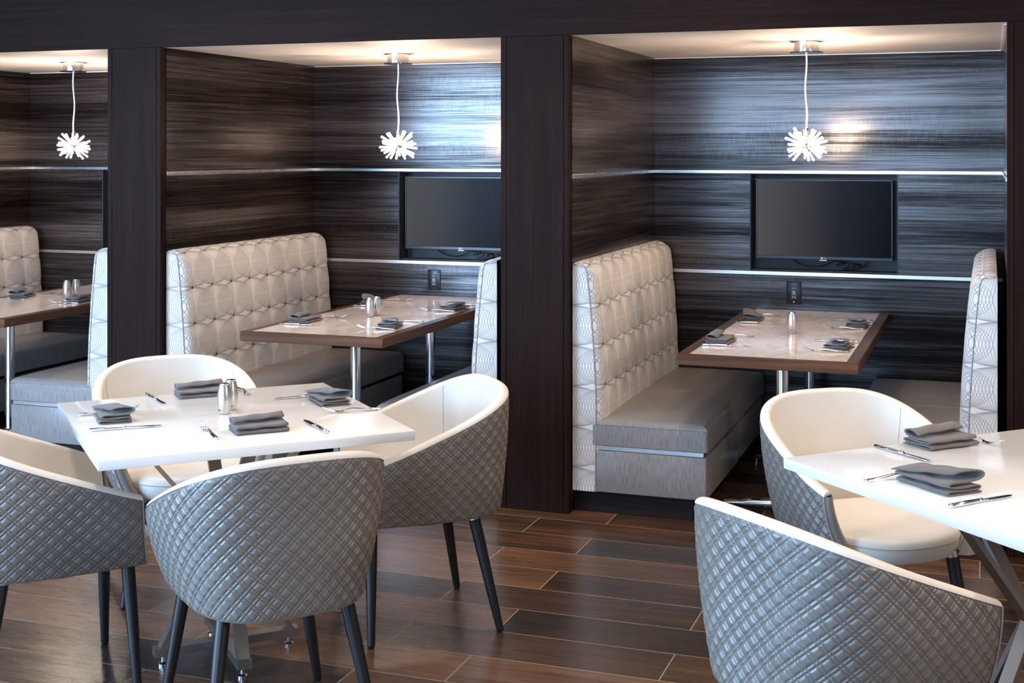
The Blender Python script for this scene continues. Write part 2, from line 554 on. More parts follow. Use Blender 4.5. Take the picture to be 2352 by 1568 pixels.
def make_bench():
    root = empty('booth_bench', (0, 0, 0))
    prof, s = bench_profile()
    tan = np.gradient(prof, axis=0); tan /= np.linalg.norm(tan, axis=1)[:, None]
    nor = np.stack([tan[:, 1], -tan[:, 0]], 1)
    s0 = np.interp(.572, prof[:60, 1], s[:60])
    y = np.linspace(0, BL, 170)
    Yg, S = np.meshgrid(y, s, indexing='ij')
    sm = lambda t: np.clip(t, 0, 1) ** 2 * (3 - 2 * np.clip(t, 0, 1))
    edge = np.sqrt(np.clip(1 - (1 - np.clip(Yg / .07, 0, 1)) ** 2, 0, 1)) * np.sqrt(np.clip(1 - (1 - np.clip((BL - Yg) / .05, 0, 1)) ** 2, 0, 1))
    topf = 1 - .75 * sm((S - (s[-1] - .10)) / .06)
    U = (Yg - .072) / CS; V = (S - s0) / RS
    fu = np.abs(U - np.round(U)); fv = np.abs(V - np.round(V))
    inr = (np.round(U) >= 0) & (np.round(U) <= 8) & (np.round(V) >= 0) & (np.round(V) <= 3)
    rr = np.hypot(fu * CS, fv * RS)
    dip = np.where(inr, np.exp(-(rr / .018) ** 1.2) * .014 + np.exp(-(rr / .05) ** 2) * .006, 0)
    chan = np.exp(-(fu * CS / .012) ** 2) * .0015
    disp = .040 * edge * topf - (dip + chan) * edge * np.where(S > s[-1] - .05, .4, 1)
    base = prof[None, :, :] + nor[None, :, :] * disp[..., None]
    P = np.stack([base[..., 0], Yg, base[..., 1]], -1)
    bk = grid('backrest', P, 'loop_fabric', root, np.stack([U, V], -1))
    bk['label'] = 'buttoned pale backrest printed with fine loops'
    # end panels
    for ye, nm in ((0.0, 'end_panel'), (BL, 'end_panel')):
        n = len(prof)
        Q = np.zeros((n, 6, 3)); uvq = np.zeros((n, 6, 2))
        for k in range(6):
            tt = k / 5
            Q[:, k, 0] = prof[:, 0] * tt; Q[:, k, 1] = ye - (.004 * sin(pi * tt) if ye == 0 else -.004 * sin(pi * tt)); Q[:, k, 2] = prof[:, 1]
            uvq[:, k, 0] = Q[:, k, 0] / CS * 1.0; uvq[:, k, 1] = (prof[:, 1] - .572) / RS
        e = grid(nm, Q, 'loop_fabric', root, uvq)
        MB().tube([(p[0] + .001, ye, p[1]) for p in prof[::3]], .0028, 6).build('piping', 'loop_fabric', e)
    MB().box(0, .03, .01, BL, .10, 1.11).build('back_board', 'kick_wood', root)
    # buttons
    bmesh_b = MB().lathe([(.0005, .006), (.005, .0055), (.0085, .002), (.009, -.004)], 10).mesh('button'); bmesh_b.materials.append(M['button'])
    for cidx in range(9):
        for ridx in range(4):
            yy = .072 + cidx * CS; ss = s0 + ridx * RS
            i = int(np.argmin(abs(y - yy))); j = int(np.argmin(abs(s - min(ss, s[-1] - .01))))
            o = link('button', bmesh_b, None, root)
            o.location = tuple(P[i, j] + np.array([nor[j, 0], 0, nor[j, 1]]) * .001)
            o.rotation_euler = Vector((nor[j, 0], 0, nor[j, 1])).to_track_quat('Z', 'Y').to_euler()
    # seat cushion: rounded box with a crown and a cross seam
    x0, x1, y0, y1, z0, z1 = .085, .618, -.002, BL, .312, .428
    sb = bmesh.new(); bmesh.ops.create_cube(sb, size=1)
    for v in sb.verts: v.co = ((x0 + x1) / 2 + v.co.x * (x1 - x0), (y0 + y1) / 2 + v.co.y * (y1 - y0), (z0 + z1) / 2 + v.co.z * (z1 - z0))
    top = [e for e in sb.edges if all(v.co.z > z1 - .001 for v in e.verts)]
    rest = [e for e in sb.edges if e not in top]
    bmesh.ops.bevel(sb, geom=top, offset=.032, segments=5, profile=.5, affect='EDGES')
    ed = [e for e in sb.edges if abs(e.verts[0].co.z - e.verts[1].co.z) > .05 and e.is_manifold and e.calc_face_angle(0) > .5]
    bmesh.ops.bevel(sb, geom=ed, offset=.012, segments=3, profile=.5, affect='EDGES')
    bmesh.ops.subdivide_edges(sb, edges=[e for e in sb.edges if e.calc_length() > .2], cuts=14, use_grid_fill=True)
    for v in sb.verts:
        if v.co.z > z1 - .004:
            a = (v.co.x - x0) / (x1 - x0); b2 = (v.co.y - y0) / (y1 - y0)
            v.co.z += .020 * min(1, sin(pi * min(max(a, 0), 1)) * 1.5) * min(1, sin(pi * min(max(b2, 0), 1)) * 3)
    me = bpy.data.meshes.new('seat'); sb.to_mesh(me); sb.free()
    me.polygons.foreach_set('use_smooth', [True] * len(me.polygons))
    st = link('seat', me, 'vinyl', root, True)
    MB().tube([(.14 + k * .045, .72, .4485 - .004 * (k / 10) ** 4 * 4) for k in range(11)], .0016, 6).build('seam', 'vinyl', st)
    MB().tube([(.11 + k * .05, -.0025, .405) for k in range(11)], .0013, 6).build('seam', 'vinyl', st)
    # base
    MB().box(.10, .612, .0, .80, .10, .288, .006, 2).build('base', 'vinyl', root)
    MB().box(.10, .606, .803, BL, .10, .288, .006, 2).build('base', 'vinyl', root)
    MB().box(.10, .592, .012, BL, .286, .314).build('core', 'kick_wood', root)
    MB().box(.108, .600, .003, .014, .290, .310, .001, 1).build('metal_strip', 'steel_strip', root)
    MB().box(.0, .545, .03, BL, 0, .101).build('plinth', 'kick_wood', root)
    return root


def mirror_bench(src):
    """mirrored copy (right-hand bench): mesh data mirrored in x"""
    root = empty('booth_bench', (0, 0, 0))
    cache = {}
    def rec(o, par):
        if o.data not in cache:
            me = o.data.copy(); me.transform(Matrix.Scale(-1, 4, (1, 0, 0))); me.flip_normals(); cache[o.data] = me
        if o.name.startswith('button'):
            c = o.copy(); COL.objects.link(c); c.parent = par
            c.location = (-o.location[0], o.location[1], o.location[2])
            q = o.rotation_euler.to_quaternion() @ Vector((0, 0, 1))
            c.rotation_euler = Vector((-q[0], q[1], q[2])).to_track_quat('Z', 'Y').to_euler()
            return
        c = bpy.data.objects.new(o.name.split('.')[0], cache[o.data]); COL.objects.link(c); c.parent = par
        for k in o.keys():
            c[k] = o[k]
        for ch in list(o.children): rec(ch, c)
    for ch in list(src.children): rec(ch, root)
    return root


bl = make_bench(); br = mirror_bench(bl)
YBE = 5.806
for i, where in enumerate(('right', 'middle', 'left')):
    a = bl if i == 0 else copy_tree(bl)
    a.location = (LX[i] + .003, YBE, 0)
    tag(a, 'grey vinyl bench with buttoned loop-print back along left wall of %s booth' % where, 'bench', 'upholstered booth benches')
    b = br if i == 0 else copy_tree(br)
    b.location = (RX[i] - .036, YBE, 0)
    tag(b, 'grey vinyl bench with buttoned loop-print back on right side of %s booth' % where, 'bench', 'upholstered booth benches')


# ------------------------------------------------------------------ booth tables
TZ = .77
def make_booth_table():
    root = empty('booth_table', (0, 0, 0))
    hx, y0, y1, th = .378, -.885, .872, .046
    e = .050
    MB().box(-hx + e, hx - e, y0 + .030, y1, TZ - th + .004, TZ - .0004).build('tabletop', 'inlay', root)
    MB().box(-hx, -hx + e - .0006, y0 + .0305, y1, TZ - th, TZ, .002, 1).build('edge_band', 'edge_wood_y', root)
    MB().box(hx - e + .0006, hx, y0 + .0305, y1, TZ - th, TZ, .002, 1).build('edge_band', 'edge_wood_y', root)
    MB().box(-hx, hx, y0, y0 + .030, TZ - th, TZ, .002, 1).build('edge_band', 'edge_wood_x', root)
    for yc in (-.40, .555):
        cmb = MB().lathe([(.0265, .03), (.0265, TZ - th - .012)], 28, (0, yc, 0)).build('column', 'chrome', root)
        MB().lathe([(.07, 0), (.07, .008), (.03, .014)], 24, (0, yc, TZ - th - .014)).build('mounting_plate', 'chrome', root)
        ft = MB()
        ft.tube([(-.29 + k * .058, yc, .028 + .018 * (1 - abs(k - 5) / 5)) for k in range(11)], [.012 + .018 * (1 - abs(k - 5) / 5) for k in range(11)], 12)
        ft.lathe([(.055, .02), (.055, .06), (.03, .09)], 20, (0, yc, 0))
        f = ft.build('foot', 'chrome', root)
        for sx in (-1, 1):
            MB().lathe([(.013, 0), (.013, .006), (.006, .010), (.006, .03)], 12, (sx * .275, yc, 0)).build('glide', 'chrome', f)
    return root


bt = make_booth_table()
for i, (cx, where) in enumerate(((-.885, 'right'), (-3.022, 'middle'), (-5.17, 'left'))):
    o = bt if i == 0 else copy_tree(bt)
    o.location = (cx, 6.498, 0)
    tag(o, 'wood-edged table with pale herringbone inlay and chrome columns in the %s booth' % where, 'table', 'booth tables')


# ------------------------------------------------------------------ televisions, cables, outlets
def make_tv():
    root = empty('television', (0, 0, 0))
    W2, z0, z1 = .366, 1.043, 1.481
    b = MB().box(-W2, W2, .006, .045, z0, z1, .003, 1).build('casing', 'black_plastic', root)
    MB().box(-.2, .2, .045, .066, z0 + .08, z1 - .08, .01, 2).build('rear_box', 'black_plastic', b)
    for x0, x1, za, zb in ((-W2, W2, z1 - .009, z1), (-W2, -W2 + .009, z0 + .018, z1 - .009), (W2 - .009, W2, z0 + .018, z1 - .009), (-W2, W2, z0, z0 + .018)):
        MB().box(x0, x1, 0, .010, za, zb, .0015, 1).build('bezel', 'black_plastic', root)
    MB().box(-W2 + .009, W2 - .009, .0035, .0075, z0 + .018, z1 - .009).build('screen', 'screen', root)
    lg = empty('logo', (0, -.0008, z0 + .0045)); lg.parent = root
    me = text_mesh('LG', .0125, .0004); o = link('letters', me, 'white_plastic', lg); o.rotation_euler = (pi / 2, 0, 0); o.location = (.006, 0, 0)
    r = MB().lathe([(.0002, 0), (.0052, 0), (.0052, .0006), (.0002, .0006)], 18).build('roundel', 'white_plastic', lg)
    r.rotation_euler = (pi / 2, 0, 0); r.location = (-.008, 0, .0042)
    MB().box(-.020, .018, .000, .006, z0 - .006, z0 - .0008).build('receiver_window', 'white_plastic', root)
    return root


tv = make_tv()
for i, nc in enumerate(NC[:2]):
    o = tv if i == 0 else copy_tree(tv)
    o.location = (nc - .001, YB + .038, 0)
    tag(o, ('flat black television in the wall niche of the right booth', 'flat black television half behind the pillar in the middle booth')[i], 'television', 'wall televisions')
    # cable loops below the set
    zz = Z2[1] + .010
    pts = []
    for k in range(90):
        t = k / 89
        if t < .30:
            q = t / .30; pts.append((-.17 + q * .24, .075 - q * .02, 1.036 - .036 * sin(pi * min(q * 1.1, 1)) ** .8))
        elif t < .9:
            q = (t - .30) / .60; a = q * 4 * 2 * pi
            pts.append((.14 + .085 * cos(a) * (.6 + .4 * cos(q * 5)), .055 + .02 * sin(a * .5), zz + .019 + .016 * sin(a + .6 * q)))
        else:
            q = (t - .9) / .1; pts.append((.20 + .035 * q, .06, zz + .02 + .026 * q))
    cb = MB().tube(pts, .0033, 6).build('power_cable', 'cable')
    cb.location = (nc, YB + .012, 0)
    tag(cb, ('coiled black cable under the television of the right booth', 'coiled black cable under the television of the middle booth')[i], 'cable', 'television cables')

plate = None
for i, (x, where) in enumerate(((-1.0085, 'right'), (-3.136, 'middle'))):
    root = empty('wall_outlet', (x, YB - .0205, .864))
    MB().box(-.0405, .0405, -.006, 0, -.061, .061, .003, 2).build('cover_plate', 'black_plastic', root)
    rc = MB().box(-.017, .017, -.0085, -.004, -.035, .035, .0015, 1).build('receptacle', 'black_plastic', root)
    for zc in (.024, -.024):
        for xs in (-.006, .006):
            MB().box(xs - .0012, xs + .0012, -.0092, -.007, zc - .004, zc + .004).build('slot', 'white_plastic', rc)
    for zc in (.005, -.005):
        MB().box(-.007, .007, -.0092, -.007, zc - .0022, zc + .0022).build('usb_port', 'white_plastic', rc)
    for zc in (.050, -.050):
        s_ = MB().lathe([(.003, 0), (.0025, .0012)], 10).build('screw', 'chrome', root); s_.rotation_euler = (pi / 2, 0, 0); s_.location = (0, -.006, zc)
    tag(root, 'black power outlet with usb ports on back wall of %s booth' % where, 'outlet', 'black wall outlets')


# ------------------------------------------------------------------ pendant lamps
def make_pendant(seed):
    rng = random.Random(seed)
    root = empty('pendant_lamp', (0, 0, 0))            # origin at ceiling
    cn = MB().lathe([(.060, -.052), (.060, 0)], 32).build('canopy', 'chrome', root)
    MB().lathe([(.078, -.004), (.078, 0)], 36).build('flange', 'chrome', cn)
    MB().lathe([(.076, -.058), (.078, -.054), (.060, -.052)], 36).build('flange', 'chrome', cn)
    zc = -.50
    ph = rng.random() * 6
    pts = [(.005 * sin(k / 16 * 7 + ph) * sin(pi * k / 16), .004 * cos(k / 16 * 5 + ph) * sin(pi * k / 16), -.056 + (zc + .085 + .056) * k / 16) for k in range(17)]
    MB().tube(pts, .0042, 8).build('cord', 'white_plastic', root)
    MB().lathe([(.010, zc + .028), (.011, zc + .085), (.005, zc + .09)], 14).build('socket', 'chrome', root)
    co = MB().lathe([(.001, zc - .030), (.016, zc - .026), (.028, zc - .010), (.030, zc + .004), (.024, zc + .020), (.010, zc + .030)], 16).build('core', 'chrome', root)
    n = 46; g = pi * (3 - sqrt(5))
    rod = MB().tube([(0, 0, .026), (0, 0, .060), (0, 0, .100), (0, 0, .103)], [.0040, .0052, .0066, .0050], 8).mesh('glass_rod'); rod.materials.append(M['lit_glass'])
    for k in range(n):
        zz = 1 - (k + .5) * 1.75 / n; rr = sqrt(max(0, 1 - zz * zz)); a = k * g + rng.uniform(-.15, .15)
        d = Vector((rr * cos(a), rr * sin(a), zz + rng.uniform(-.08, .08))).normalized()
        if d.z > .88: continue
        o = link('glass_rod', rod, None, root); o.location = (0, 0, zc)
        o.rotation_euler = d.to_track_quat('Z', 'Y').to_euler(); s = rng.uniform(.86, 1.06); o.scale = (1, 1, s)
    bm_ = MB().lathe([(.001, -.005), (.004, -.003), (.005, 0), (.004, .003), (.001, .005)], 8).mesh('bulb'); bm_.materials.append(M['bulb'])
    for k in range(6):
        a = k * pi / 3 + .4; d = Vector((cos(a), sin(a), (-.4, .5)[k % 2])).normalized() * .040
        o = link('bulb', bm_, None, root); o.location = (d.x, d.y, zc + d.z)
    for k in range(3):
        a = k * 2 * pi / 3 + .7 + seed
        l = bpy.data.lights.new('pendant_light', 'POINT'); l.energy = 13; l.color = (1.0, .76, .58); l.shadow_soft_size = .008
        lo = bpy.data.objects.new('pendant_light', l); COL.objects.link(lo); lo.parent = root
        lo.location = (.062 * cos(a), .062 * sin(a), zc + .038)
    return root


for i, (x, y, where) in enumerate(((-.826, 6.47, 'right'), (-3.003, 6.57, 'middle'), (-5.10, 6.56, 'left'))):
    o = make_pendant(i + 3); o.location = (x, y, 2.1605)
    tag(o, 'lit glass starburst pendant lamp on white cord in the %s booth' % where, 'lamp', 'starburst pendant lamps')


# ------------------------------------------------------------------ white dining tables
WZ, WS = .775, .945
def make_white_table():
    root = empty('dining_table', (0, 0, 0))
    h = WS / 2
    MB().box(-h, h, -h, h, WZ - .030, WZ, .0025, 2).build('tabletop', 'quartz', root)
    for k in range(4):
        a = pi / 4 + k * pi / 2 + pi / 4     # towards the side midpoints in table axes
        d = Vector((cos(a), sin(a), 0)); t = Vector((-sin(a), cos(a), 0))
        lg = MB().bar(d * .215 + Vector((0, 0, .05)), d * .030 + Vector((0, 0, .40)), t, .042, .014)
        lg.bar(d * .030 + Vector((0, 0, .395)), d * .31 + Vector((0, 0, WZ - .036)), t, .042, .014)
        lo = lg.build('leg', 'base_steel', root)
        MB().bar(d * .005 + Vector((0, 0, .045)), d * .235 + Vector((0, 0, .045)), t, .045, .026).build('foot', 'base_steel', lo)
        MB().lathe([(.017, 0), (.017, .006), (.007, .010), (.007, .034)], 14, tuple(d * .205)).build('glide', 'chrome', lo)
        MB().bar(d * .25 + Vector((0, 0, WZ - .034)), d * .38 + Vector((0, 0, WZ - .034)), t, .05, .006).build('bracket', 'base_steel', lo)
    return root


T1, T2 = (-2.34, 3.785), (.119, 3.80)
wt = make_white_table(); wt.location = (*T1, 0); wt.rotation_euler = (0, 0, pi / 4)
tag(wt, 'square white stone dining table with steel base, shakers on it', 'table', 'white dining tables')
wt2 = copy_tree(wt); wt2.location = (*T2, 0); wt2.rotation_euler = (0, 0, pi / 4)
tag(wt2, 'square white stone dining table cut off by the right edge of the photo', 'table', 'white dining tables')


# ------------------------------------------------------------------ tub chairs
AM = radians(117.9)
def chair_plan(a, k):
    """outer surface of the shell: a = angle from the back, k = 0 bottom .. 1 top"""
    e = 2 / 2.93
    sx = np.sign(np.sin(a)) * np.abs(np.sin(a)) ** e
    cy = np.sign(np.cos(a)) * np.abs(np.cos(a)) ** e
    f = 1 - (1 - k) ** 1.8
    ax = .245 + (.312 - .245) * f
    byr = .300 + (.320 - .300) * f
    byf = .402 + (.356 - .402) * f
    y = np.where(cy > 0, -byr * cy, -byf * cy)
    return ax * sx, y


def chair_ztop(a):
    x, y = chair_plan(a, np.ones_like(a))
    y0, y1 = -.320, chair_plan(np.array([AM]), np.ones(1))[1][0]
    q = np.clip((y - y0) / (y1 - y0), 0, 1)
    return .818 - .210 * q ** .944


ZBOT = .388


def even_angles(n):
    """angles spaced evenly along the outline"""
    a = np.linspace(-AM, AM, 20001); x, y = chair_plan(a, np.full_like(a, .6))
    d = np.r_[0, np.cumsum(np.hypot(np.diff(x), np.diff(y)))]
    return np.interp(np.linspace(0, d[-1], n), d, a)


def make_chair():
    root = empty('tub_chair', (0, 0, 0))
    # outer quilted shell
    na, nk = 560, 180
    a = even_angles(na); k = np.linspace(0, 1, nk)
    A, K = np.meshgrid(a, k, indexing='ij')
    zt = chair_ztop(A) - .010
    Xo, Yo = chair_plan(A, K); Zo = ZBOT + (zt - ZBOT) * K
    P = np.stack([Xo, Yo, Zo], -1)
    ref = P[:, int(nk * .6)]; sarc = np.r_[0, np.cumsum(np.linalg.norm(np.diff(ref, axis=0), axis=1))]; sarc -= sarc[-1] / 2
    S = np.repeat(sarc[:, None], nk, 1)
    du = np.gradient(P, axis=0); dv = np.gradient(P, axis=1)
    N = np.cross(du, dv); N /= np.linalg.norm(N, axis=-1)[..., None]
    if N[na // 2, nk // 2, 1] > 0: N = -N
    al = radians(48); per, nar = .0355, .0098
    def lined(c):
        m = np.mod(c, per); return np.minimum(np.minimum(m, np.abs(m - nar)), per - m)
    d1 = lined(S * cos(al) + Zo * sin(al)); d2 = lined(-S * cos(al) + Zo * sin(al))
    puff = lambda d: 1 - np.exp(-(d / .0026) ** 1.3)
    H = .0046 * np.minimum(puff(d1), puff(d2))
    edge = np.minimum(np.minimum(K / .03, (1 - K) / .03), np.minimum((A + AM) / .05, (AM - A) / .05)).clip(0, 1)
    P2 = P + N * ((H - .003) * edge - .003 * (1 - edge))[..., None]
    grid('quilted_shell', P2, 'quilt_leather', root)
    # inner shell
    ni, nj = 90, 24
    a = even_angles(ni); k = np.linspace(0, 1, nj)
    A, K = np.meshgrid(a, k, indexing='ij')
    zti = chair_ztop(A) - .008
    Xo, Yo = chair_plan(A, K); Zi = .40 + (zti - .40) * K
    Xq, Yq = chair_plan(A, np.clip((Zi - ZBOT) / (chair_ztop(A) - ZBOT), 0, 1))
    Q = np.stack([Xq, Yq, Zi], -1)
    du = np.gradient(Q, axis=0); du[..., 2] = 0; nn = np.stack([-du[..., 1], du[..., 0], 0 * du[..., 0]], -1); nn /= np.linalg.norm(nn, axis=-1)[..., None]
    if nn[ni // 2, nj // 2, 1] < 0: nn = -nn
    th = .052 - .016 * K
    I = Q + nn * th[..., None]
    inn = grid('inner_shell', I, 'cream_leather', root)
    for sgn in (-1, 1):
        i = int(ni / 2 + sgn * ni * .21)
        MB().tube([tuple(I[i, j] + nn[i, j] * .0003) for j in range(0, nj)], .0010, 5).build('seam', 'stitch', inn)
    # rim between the two
    aa = a; zt1 = chair_ztop(aa)
    o1 = np.stack([*chair_plan(aa, np.ones(ni)), zt1 - .011], -1); i1 = I[:, -1]
    R = np.zeros((ni, 9, 3))
    for j in range(9):
        t = j / 8; ang = pi * t
        mid = o1 + (i1 - o1) * ((1 - cos(ang)) / 2)[None] if False else o1 + (i1 - o1) * ((1 - cos(ang)) / 2)
        mid[:, 2] += .014 * sin(ang); R[:, j] = mid
    grid('rim', R, 'cream_leather', root)
    # ends of the arms
    for e in (0, ni - 1):
        kk = np.linspace(0, 1, 20)
        ax_ = np.full(20, a[e]); ztop = chair_ztop(ax_)
        zz = ZBOT + (ztop - .010 - ZBOT) * kk
        xo, yo = chair_plan(ax_, kk)
        oo = np.stack([xo, yo, zz], -1); ii = oo + nn[e, 0] * (.052 - .016 * kk)[:, None]
        G = np.zeros((20, 7, 3))
        fw = du[e, 5] / np.linalg.norm(du[e, 5]) * (1 if e else -1)
        for j in range(7):
            t = j / 6; G[:, j] = oo + (ii - oo) * t + fw * .010 * sin(pi * t)
        en = grid('arm_end', G, 'taupe_leather', root)
        ctr = R[e].mean(0) + fw * .007
        MB().add([tuple(p) for p in R[e]] + [tuple(ctr)], [(j, j + 1, 9) for j in range(8)] + [(8, 0, 9)], True).build('rim_cap', 'cream_leather', root, False)
        MB().tube([tuple(oo[j]) for j in range(20)], .0026, 6).build('piping', 'taupe_leather', en)
    # seat cushion
    ns = 72; lv = [(.384, .90), (.390, .93), (.416, .985), (.448, .995), (.462, .975), (.471, .93), (.477, .82), (.481, .6), (.4832, .3)]
    G = np.zeros((ns, len(lv), 3))
    for i in range(ns):
        t = 2 * pi * i / ns; c, s = cos(t), sin(t); e = 2 / (2.5 if s > 0 else 2.9)
        x = .245 * (abs(c) ** e) * (1 if c > 0 else -1); yy = (.272 if s > 0 else .215) * (abs(s) ** e) * (1 if s > 0 else -1)
        for j, (z, q) in enumerate(lv): G[i, j] = (x * q, .015 + (yy - .0) * q, z - .010 * max(0, s) ** 3 * (1 if z > .43 else 0))
    nl = len(lv)
    se = MB().add(G.reshape(-1, 3).tolist(), [(i * nl + j, ((i + 1) % ns) * nl + j, ((i + 1) % ns) * nl + j + 1, i * nl + j + 1) for i in range(ns) for j in range(nl - 1)]
                  + [tuple(i * nl + nl - 1 for i in range(ns)), tuple(i * nl for i in reversed(range(ns)))], True).build('seat', 'cream_leather', root, False)
    MB().tube([tuple(G[i, 3] * np.array([1.003, 1.003, 1])) for i in list(range(ns)) + [0]], .0018, 5).build('seam', 'stitch', se)
    MB().lathe([(.01, .378), (.21, .378), (.222, .388), (.01, .392)], 40).build('seat_pan', 'black_leg', root)
    # legs
    for sx in (-1, 1):
        for sy in (-1, 1):
            tp = Vector((sx * .172, -.165 if sy < 0 else .190, .410)); bt_ = Vector((sx * .240, -.245 if sy < 0 else .208, 0))
            d = (bt_ - tp)
            lg = MB().tube([tp + d * q for q in (.08, .3, .6, .97, .992, 1)], [.0205, .0200, .0172, .0130, .0115, .008], 14).build('leg', 'black_leg', root)
            MB().tube([tp, tp + d * .085], .0212, 16).build('collar', 'chrome', lg)
    return root


ch = make_chair()
chairs = [  # x, y, facing angle of local +y, label
    (-1.915, 4.305, radians(130), 'cream tub chair with quilted taupe back beside the pillar, legs in view'),
    (-1.963, 3.38, radians(49), 'cream tub chair in front centre, its quilted back turned to the viewer'),
    (-2.73, 3.41, radians(-41.8), 'cream tub chair with quilted back cut off by the left edge'),
    (-2.89, 4.343, radians(-135.7), 'cream tub chair on far side of white table, open front facing the viewer'),
    (-.37, 4.44, radians(-143), 'cream tub chair with open seat at the right white table, before the bench'),
    (-.33, 3.27, radians(-39.2), 'cream tub chair with large quilted back in the right foreground'),
]
for i, (x, y, rz, lab) in enumerate(chairs):
    o = ch if i == 0 else copy_tree(ch)
    o.location = (x, y, 0); o.rotation_euler = (0, 0, rz)
    tag(o, lab, 'chair', 'quilted tub chairs')


# ------------------------------------------------------------------ tableware
def make_napkin(kind):
    """a cloth folded in flat layers, last layer turned up as a flap; local x = length, y = depth"""
    T = .0030
    L = .165
    paths = {
        # (y, z) path of the folded sheet
        0: [(.052, .0025), (-.052, .0025), (-.056, .006), (-.052, .0095), (.050, .0095), (.054, .0130), (.050, .0165), (-.040, .0170), (-.050, .0185), (-.046, .0225), (.010, .0235), (.040, .0260), (.056, .0330), (.050, .0420), (.030, .0440), (.006, .0400), (.000, .0350)],
        1: [(.052, .0025), (-.052, .0025), (-.056, .006), (-.052, .0095), (.050, .0095), (.055, .0135), (.050, .0170), (-.048, .0175), (-.053, .0210), (-.046, .0245), (.004, .0250), (.030, .0262), (.046, .0300), (.050, .0370), (.040, .0425), (.012, .0440), (-.020, .0405), (-.034, .0340)],
    }
    P = np.array(paths[kind]); d = np.r_[0, np.cumsum(np.hypot(*np.diff(P, axis=0).T))]
    s = np.linspace(0, d[-1], 70)
    C = np.stack([np.interp(s, d, P[:, 0]), np.interp(s, d, P[:, 1])], 1)
    for _ in range(2): C[1:-1] = (C[:-2] + 2 * C[1:-1] + C[2:]) / 4
    C[0, 1] = C[1, 1] = .0025
    tn = np.gradient(C, axis=0); tn /= np.linalg.norm(tn, axis=1)[:, None]; nr = np.stack([-tn[:, 1], tn[:, 0]], 1)
    nx = 18
    top = np.zeros((nx, 70, 3)); bot = np.zeros((nx, 70, 3))
    for i in range(nx):
        u = i / (nx - 1) - .5
        fl_ = np.clip((np.arange(70) / 69 - .55) / .45, 0, 1)      # the flap part
        for arr, sg in ((top, 1), (bot, -1)):
            yy = C[:, 0] + nr[:, 0] * sg * T / 2; zz = C[:, 1] + nr[:, 1] * sg * T / 2
            wav = .0012 * np.sin(9 * u + 5 * s / s[-1] * 3)
            skew = (.16 if kind == 1 else .05) * fl_
            arr[i, :, 0] = u * L * (1 - .10 * fl_ * (kind == 1)) + skew * (yy - .02) * (1 if kind == 0 else 1.8)
            arr[i, :, 1] = yy + wav + (u * .05 * fl_ if kind == 1 else u * .012 * fl_)
            arr[i, :, 2] = np.maximum(zz * (1 + (.40 * u * fl_ if kind == 1 else .12 * u * fl_)) + .0010 * np.sin(13 * u + s * 60) * (zz > .006), .0006)
    ring = np.concatenate([top, bot[:, ::-1]], 1)                   # closed cross-section
    v = ring.reshape(-1, 3); n = ring.shape[1]; f = []
    for i in range(nx - 1):
        for j in range(n):
            q = (j + 1) % n; f.append((i * n + j, (i + 1) * n + j, (i + 1) * n + q, i * n + q))
    for i in (0, nx - 1):
        for j in range(69):
            f.append((i * n + j, i * n + j + 1, i * n + n - 2 - j, i * n + n - 1 - j))
    return MB().add(v.tolist(), f, True).mesh('napkin')


NAP = [make_napkin(0), make_napkin(1)]
for m_ in NAP: m_.materials.append(M['napkin'])


def rr_strip(sec):
    """loft of elliptical sections (x, half width y, z centre, half height)"""
    v = []; f = []; n = 10
    for x, hw, zc, hh in sec:
        for k in range(n):
            a = 2 * pi * k / n; v.append((x, hw * cos(a), zc + hh * sin(a)))
    for j in range(len(sec) - 1):
        for k in range(n):
            q = (k + 1) % n; f.append((j * n + k, j * n + q, (j + 1) * n + q, (j + 1) * n + k))
    f.append(tuple(range(n - 1, -1, -1))); f.append(tuple((len(sec) - 1) * n + k for k in range(n)))
    return v, f


# knife lies along +x (handle at 0, tip at .225)
kh = MB().add(*rr_strip([(0, .006, .0055, .004), (.002, .0085, .0055, .0052), (.06, .0085, .006, .0048), (.098, .0062, .006, .0042), (.102, .0062, .006, .0042)]), True).mesh('handle')
kc = MB().add(*rr_strip([(.100, .0066, .006, .0050), (.102, .0074, .006, .0056), (.105, .0066, .006, .005), (.108, .0074, .006, .0056), (.111, .0060, .006, .004)]), True).mesh('collar')
kb = MB().add(*rr_strip([(.110, .0050, .006, .0022), (.125, .0085, .0055, .0014), (.165, .0095, .005, .0012), (.195, .0088, .0045, .0011), (.213, .0055, .004, .0010), (.219, .0014, .004, .0008)]), True).mesh('blade')
fh = MB().add(*rr_strip([(0, .006, .0045, .0032), (.003, .0080, .0045, .0038), (.05, .0072, .006, .0036), (.095, .0050, .011, .0030), (.108, .0036, .011, .0028), (.122, .0040, .0075, .0022), (.132, .0090, .0042, .0016), (.142, .0118, .0032, .0014), (.150, .0122, .0034, .0013)]), True).mesh('handle')
for me in (kh, kc, kb, fh): me.materials.append(M['cutlery'])
tines = []
for k in range(4):
    y = (k - 1.5) * .0070
    tines.append(MB().add(*rr_strip([(.147, .0021, .0034, .0012), (.162, .0019, .0060, .0011), (.178, .0017, .0115, .0010), (.194, .0012, .0185, .0008), (.199, .0005, .021, .0004)]), True).mesh('tine'))
    for vv in tines[-1].vertices: vv.co.y += y
    tines[-1].materials.append(M['cutlery'])

sk_prof = [(.014, .0), (.0165, .0015), (.0185, .010), (.0222, .028), (.0240, .046), (.0238, .058), (.0215, .076), (.0178, .094), (.0160, .0985), (.0150, .0995)]


